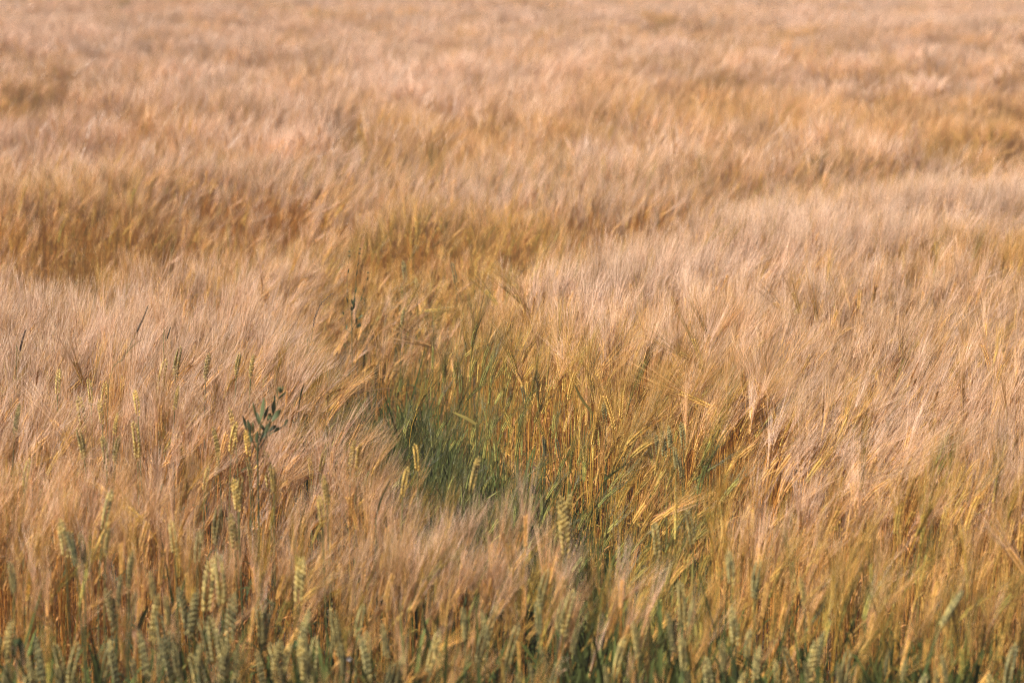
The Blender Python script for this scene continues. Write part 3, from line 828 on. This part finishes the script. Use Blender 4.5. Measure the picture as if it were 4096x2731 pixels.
grass_stalk([(1228, 1445), (1243, 1370)], [(1252, 1308), (1263, 1262), (1287, 1212), (1332, 1172)], .80, 'slender bent grass stalk with a dark purplish spike at the edge of the hollow', .8)
grass_stalk([(430, 1620), (500, 1425)], [(545, 1330), (570, 1280), (593, 1222)], .84, 'tall grass stalk with brown spike and stiff dark blade, slanting over the left mound', .55, [(492, 1430), (584, 1350)])
grass_stalk([(655, 1400), (664, 1365)], [(667, 1358), (674, 1335), (682, 1310)], .86, 'short thin grass spike showing just above the pale left mound', .35, None, .7)
grass_stalk([(66, 1480), (75, 1420)], [(78, 1408), (88, 1365), (101, 1322)], .84, 'brown loose grass spike at the far left edge of the mound', .95, None, 1.2)

# single blades and straws
def blade(name, label, cat, pts, w, zc, ripe, mat=M_WLEAF, rootpix=None, round_=False, dys=None):
    u, v = rootpix or pts[0]
    q = at(u, v, zc); Y = q[1]
    P = np.array([on(a, b, Y + (dys[i] if dys else 0)) for i, (a, b) in enumerate(pts)])
    root = empty(name, (P[0][0], P[0][1], 0))
    tag(root, label, cat)
    P = P - np.array(root.location)
    if round_:
        part('stalk', one(tube, spline([(0, 0, 0), (P[0] * .5 + P[0] * (0, 0, .5)), *P], 14), np.full(14, w / 2), 4).mesh('straw', [mat]), root, ripe)
        return
    n = 12
    part('blade', one(ribbon, spline(P, n), [w * (.55 + .45 * math.sin(math.pi * min(1, .25 + .75 * t))) * (1 if t < .8 else (1.02 - t) / .22) for t in np.linspace(0, 1, n)], np.array((1, .55, .15)), 0, None, .2).mesh('blade', [mat]), root, ripe)
    part('stem', one(tube, spline([(0, 0, 0), P[0] * (1, 1, .5), P[0]], 8), np.full(8, .0017), 4).mesh('blade_stem', [M_WSTEM]), root, ripe)
blade('wild_grass', 'dark green blade standing alone in the pink barley right of the leafy weed', 'grass', [(1195, 1628), (1205, 1575), (1218, 1530)], .006, .86, .15)
blade('leaf_blade', 'orange tipped green leaf blade slanting across the green gap', 'leaf', [(1905, 1695), (1860, 1668), (1808, 1646)], .012, .72, .85)
blade('leaf_blade', 'long yellow green leaf blade slanting down to the right above the golden ears', 'leaf', [(2370, 1652), (2325, 1590), (2296, 1531)], .010, .80, .8)
blade('leaf_blade', 'straight dark green blade pointing up left in the middle of the front edge', 'leaf', [(1738, 2640), (1712, 2540), (1689, 2448)], .0105, .60, .1)
blade('leaf_blade', 'grey green leaf folded over at its top, right of the wheat cluster', 'leaf', [(1232, 2720), (1226, 2640), (1200, 2566), (1180, 2572), (1172, 2600)], .017, .58, .35, M_WLEAF, None, False, [0, 0, 0, -.01, -.02])
blade('leaf_blade', 'broad green leaf bent over near the bottom left corner', 'leaf', [(95, 2660), (88, 2590), (70, 2555), (55, 2580), (52, 2650)], .016, .62, .2, M_WLEAF, None, False, [0, 0, -.01, -.03, -.03])
blade('leaf_blade', 'small bluish leaf catching light at the foot of the green gap', 'leaf', [(2142, 1975), (2134, 1955), (2126, 1936)], .016, .66, .0)
blade('leaf_blade', 'pale yellowish leaf bending right beside the dark wheat ears', 'leaf', [(2668, 1995), (2690, 1958), (2716, 1925)], .012, .70, .75)
blade('leaf_blade', 'short dark blade between the wheat ears at bottom left', 'leaf', [(553, 2520), (572, 2470), (596, 2420)], .013, .66, .1)
blade('leaf_blade', 'narrow dark blade leaning right in the pink foreground barley', 'leaf', [(1503, 2075), (1530, 1985), (1577, 1892)], .006, .80, .25)
blade('leaf_blade', 'second narrow dark blade leaning right, lower and nearer the green gap', 'leaf', [(1866, 2232), (1885, 2180), (1912, 2118)], .006, .76, .25)
blade('leaf_blade', 'dry orange leaf tip among the greenish barley on the right', 'leaf', [(3103, 2262), (3108, 2200), (3114, 2152)], .009, .72, .95, M_LEAF)
blade('broken_straw', 'broken reddish straw lying slantwise among the stems at lower right', 'straw', [(3740, 2318), (3800, 2290), (3868, 2260)], .0036, .66, 1.0, M_STEM, None, True)
blade('broken_straw', 'dark straw bent flat across the stems at the bottom middle', 'straw', [(1975, 2606), (2040, 2596), (2122, 2588)], .0034, .58, .0, M_WSTEM, None, True)
fl = at(1397, 2632, .58)
flower = empty('small_flower', (fl[0], fl[1], 0))
tag(flower, 'tiny white flower low at the bottom of the front edge', 'flower')
part('stem', one(tube, [(0, 0, 0), (.004, 0, .3), (0, 0, fl[2])], (.001, .001, .0008), 4).mesh('flower_stem', [M_WEED]), flower, .3)
for k in range(5):
    an = k * 1.2566
    d = np.array((math.cos(an), -.5, math.sin(an)))
    part('petal', leaf_mesh(np.array((0, 0, fl[2])), np.array((0, 0, fl[2])) + d * .008, .006, (0, -.001, 0), (-math.sin(an), 0, math.cos(an)), 'petal', M_PETAL, .05), flower)
for o_ in (weed, lank, flower): placed.append((o_.location.x, o_.location.y, .08))
for o_ in C.objects:
    if o_.parent is None and o_.get('category') in ('leaf', 'grass', 'grass stalk', 'straw'): placed.append((o_.location.x, o_.location.y, .08))

# ------------------------------------------------------------------ the mass of the field
def scatter(y0, y1, half, per_m2):
    area = sum((2 * half(y)) * .1 for y in np.arange(y0, y1, .1))
    n = int(area * per_m2)
    y = np.sqrt(rng.uniform(y0 ** 2, y1 ** 2, n * 2)); x = rng.uniform(-1, 1, n * 2) * half(y1)
    # even density: rejection over the full rectangle
    y = rng.uniform(y0, y1, int(2 * half(y1) * (y1 - y0) * per_m2)); x = rng.uniform(-half(y1), half(y1), len(y))
    k = np.abs(x) < half(y)
    return x[k], y[k]

x, y = scatter(4.9, 16.4, lambda y: .225 * y + 1.3, 300)
h, ripe, den = field(x, y)
k = rng.random(len(x)) < den * (1 - smooth(15.4, 16.4, y))
x, y, h, ripe = x[k], y[k], h[k], ripe[k]
pl = np.array(placed)
drop = np.zeros(len(x))
for px_, py_, dp in pl:                                # room in front of the ears that stand out
    m = (np.abs(x - px_) < .035) & (y < py_ + .02) & (y > py_ - (.40 if dp > .1 else .28))
    drop[m] = np.maximum(drop[m], dp)
n = len(x)
s = (H0 + .02 + h - drop + rng.normal(0, .045, n) + .09 * (rng.random(n) < .06)) / .80
s = np.clip(s, .45, 1.22)
wind = (noise(x, y, 1.3, 12) - .5) * 2.2 + (noise(x, y, .22, 16) - .5) * 2.6
rz = wind * .8 + rng.normal(0, .55, n)
tl = np.abs(rng.normal(R(11), R(15), n)) + R(16) * smooth(.45, .8, noise(x, y, .9, 13))
idx = np.array([np.argmin(np.abs(tilt_list[:len(tilts)] - t)) for t in tl]) + len(tilts) * rng.integers(0, 3, n)
idx = np.clip(idx, 0, N_NEAR - 1)
rip = np.clip(ripe + rng.normal(0, .08, n) - .36 * (rng.random(n) < .05 + .08 * smooth(9, 6.5, y)), 0, 1)
front = np.argsort(y + rng.normal(0, .02, n))

# the front row of barley: individuals (within the frame), the rest goes to the mass
u_, v_ = pix(x, y, .75 * s)
vis = (u_ > 20) & (u_ < PW - 20)
def front_label(u, i):
    lx = math.sin(tl[i]) * math.cos(rz[i])
    lean = 'right-leaning' if lx > .25 else 'left-leaning' if lx < -.2 else 'upright'
    tone = 'greenish' if rip[i] < .45 else 'golden' if rip[i] < .75 else 'pinkish'
    for lim, where in ((700, 'at the bottom left corner'), (1330, 'among the bottom left wheat cluster'), (2000, 'left of the bottom middle'), (2700, 'right of the bottom middle'),
                       (3400, 'at the lower right'), (9999, 'in the bottom right corner')):
        if u < lim: return f'{tone} {lean} bearded barley in the front row ' + where, f'{tone} {lean} front row barley ' + where
single = [i for i in front if vis[i]][:205]
sel = np.zeros(n, bool); sel[single] = True
for i in single:
    barley_thing(int(idx[i]), (x[i], y[i], 0), rz[i], s[i], rip[i], *front_label(u_[i], i))
near = [a[~sel] for a in (x, y, rz, s, rip, idx)]

xf, yf = scatter(15.6, 120, lambda y: .30 * y + 3.0, 7.2)
hf, rf, df = field(xf, yf)
kf = rng.random(len(xf)) < df * smooth(15.4, 16.6, yf)
xf, yf, hf, rf = xf[kf], yf[kf], hf[kf], rf[kf]
nf = len(xf)
sf = np.clip((H0 + .02 + hf + rng.normal(0, .03, nf)) / .80, .45, 1.22)
X = np.concatenate([near[0], xf]); Y = np.concatenate([near[1], yf])
RZ = np.concatenate([near[2], (noise(xf, yf, 2.5, 12) - .5) * 1.6 + rng.normal(0, .4, nf)])
S = np.concatenate([near[3], sf]); RP = np.concatenate([near[4], np.clip(rf + rng.normal(0, .06, nf), 0, 1)])
IX = np.concatenate([near[5], N_NEAR + rng.integers(0, N_FAR, nf)])

xt, yt = scatter(5.2, 14, lambda y: .2118 * y + .6, 230)
ht, rt, dt = field(xt, yt)
kt = (rng.random(len(xt)) < smooth(.72, .30, rt) + .8 * (yt < 6.0)) & (dt > 0)
xt, yt, ht, rt = xt[kt], yt[kt], ht[kt], rt[kt]
xe, ye = scatter(5.2, 5.8, lambda y: .2118 * y + .3, 260)         # denser along the open front of the field
ke = field(xe, ye)[2] > 0
xt, yt, rt = np.concatenate([xt, xe[ke]]), np.concatenate([yt, ye[ke]]), np.concatenate([rt, np.full(ke.sum(), .25)])
nt_ = len(xt)
X = np.concatenate([X, xt]); Y = np.concatenate([Y, yt]); RZ = np.concatenate([RZ, rng.uniform(0, 6.28, nt_)])
S = np.concatenate([S, rng.uniform(.85, 1.25, nt_) + .25 * (yt < 5.8)]); RP = np.concatenate([RP, np.clip(rt * .4 + rng.normal(-.05, .12, nt_), 0, 1)])
IX = np.concatenate([IX, N_NEAR + N_FAR + rng.integers(0, N_TUFT, nt_)])

def instancer(name, X, Y, RZ, S, RP, IX, coll):
    n = len(X)
    me = bpy.data.meshes.new(name)
    me.vertices.add(n)
    co = np.zeros((n, 3)); co[:, 0] = X; co[:, 1] = Y
    me.vertices.foreach_set('co', co.ravel())
    def put(nm, typ, key, a):
        t = me.attributes.new(nm, typ, 'POINT'); t.data.foreach_set(key, np.ascontiguousarray(a).ravel())
    rot = np.zeros((n, 3)); rot[:, 2] = RZ; rot[:, 0] = rng.normal(0, .03, n); rot[:, 1] = rng.normal(0, .03, n)
    put('rot', 'FLOAT_VECTOR', 'vector', rot.astype(np.float32))
    put('scl', 'FLOAT', 'value', S.astype(np.float32))
    put('idx', 'INT', 'value', IX.astype(np.int32))
    put('ripe', 'FLOAT', 'value', RP.astype(np.float32))
    put('tint', 'FLOAT', 'value', np.clip(.5 + (rng.random(n) - .5) * .75 + (noise(X, Y, .2, 17) - .5) * .8 * (1 - .6 * smooth(14, 22, Y)), 0, 1).astype(np.float32))
    o = bpy.data.objects.new(name, me); C.objects.link(o)
    g = bpy.data.node_groups.new(name, 'GeometryNodeTree')
    g.interface.new_socket('Geometry', in_out='INPUT', socket_type='NodeSocketGeometry')
    g.interface.new_socket('Geometry', in_out='OUTPUT', socket_type='NodeSocketGeometry')
    N, L = g.nodes, g.links
    gi, go = N.new('NodeGroupInput'), N.new('NodeGroupOutput')
    ip = N.new('GeometryNodeInstanceOnPoints')
    ci = N.new('GeometryNodeCollectionInfo')
    ci.inputs['Collection'].default_value = coll
    ci.inputs['Separate Children'].default_value = True
    ci.inputs['Reset Children'].default_value = True
    def na(nm, typ):
        a = N.new('GeometryNodeInputNamedAttribute'); a.data_type = typ; a.inputs['Name'].default_value = nm
        return a.outputs['Attribute']
    er = N.new('FunctionNodeEulerToRotation')
    L.new(na('rot', 'FLOAT_VECTOR'), er.inputs[0])
    L.new(gi.outputs[0], ip.inputs['Points'])
    L.new(ci.outputs[0], ip.inputs['Instance'])
    ip.inputs['Pick Instance'].default_value = True
    L.new(na('idx', 'INT'), ip.inputs['Instance Index'])
    L.new(er.outputs[0], ip.inputs['Rotation'])
    L.new(na('scl', 'FLOAT'), ip.inputs['Scale'])
    L.new(ip.outputs[0], go.inputs[0])
    md = o.modifiers.new('plants', 'NODES'); md.node_group = g
    return o

mass = instancer('barley_field', X, Y, RZ, S, RP, IX, stock)
tag(mass, 'broad field of ripe bearded barley reaching to the top of the view', 'barley field', None, 'stuff')
print('POINTS', len(X), 'near', len(near[0]))

# ------------------------------------------------------------------ thin haze volume added to give a veiled, matte fade
hz = MB()
x0, x1, y0, y1, z0, z1 = -910, 910, -910, 910, -1.0, CAM_Z + .45
hz.add([(x0, y0, z0), (x1, y0, z0), (x1, y1, z0), (x0, y1, z0), (x0, y0, z1), (x1, y0, z1), (x1, y1, z1), (x0, y1, z1)],
       [(0, 3, 2, 1), (4, 5, 6, 7), (0, 1, 5, 4), (1, 2, 6, 5), (2, 3, 7, 6), (3, 0, 4, 7)])
HM = bpy.data.materials.new('haze'); HM.use_nodes = True
HM.node_tree.nodes.remove(HM.node_tree.nodes['Principled BSDF'])
pv_ = HM.node_tree.nodes.new('ShaderNodeVolumePrincipled')
pv_.inputs['Color'].default_value = (.92, .88, .90, 1)
pv_.inputs['Density'].default_value = .0034
pv_.inputs['Anisotropy'].default_value = .2
HM.node_tree.links.new(pv_.outputs[0], HM.node_tree.nodes['Material Output'].inputs['Volume'])
haze = bpy.data.objects.new('haze', hz.mesh('haze', [HM], True)); C.objects.link(haze)
tag(haze, 'thin pale haze added to fade the far field', None, None, 'stuff')
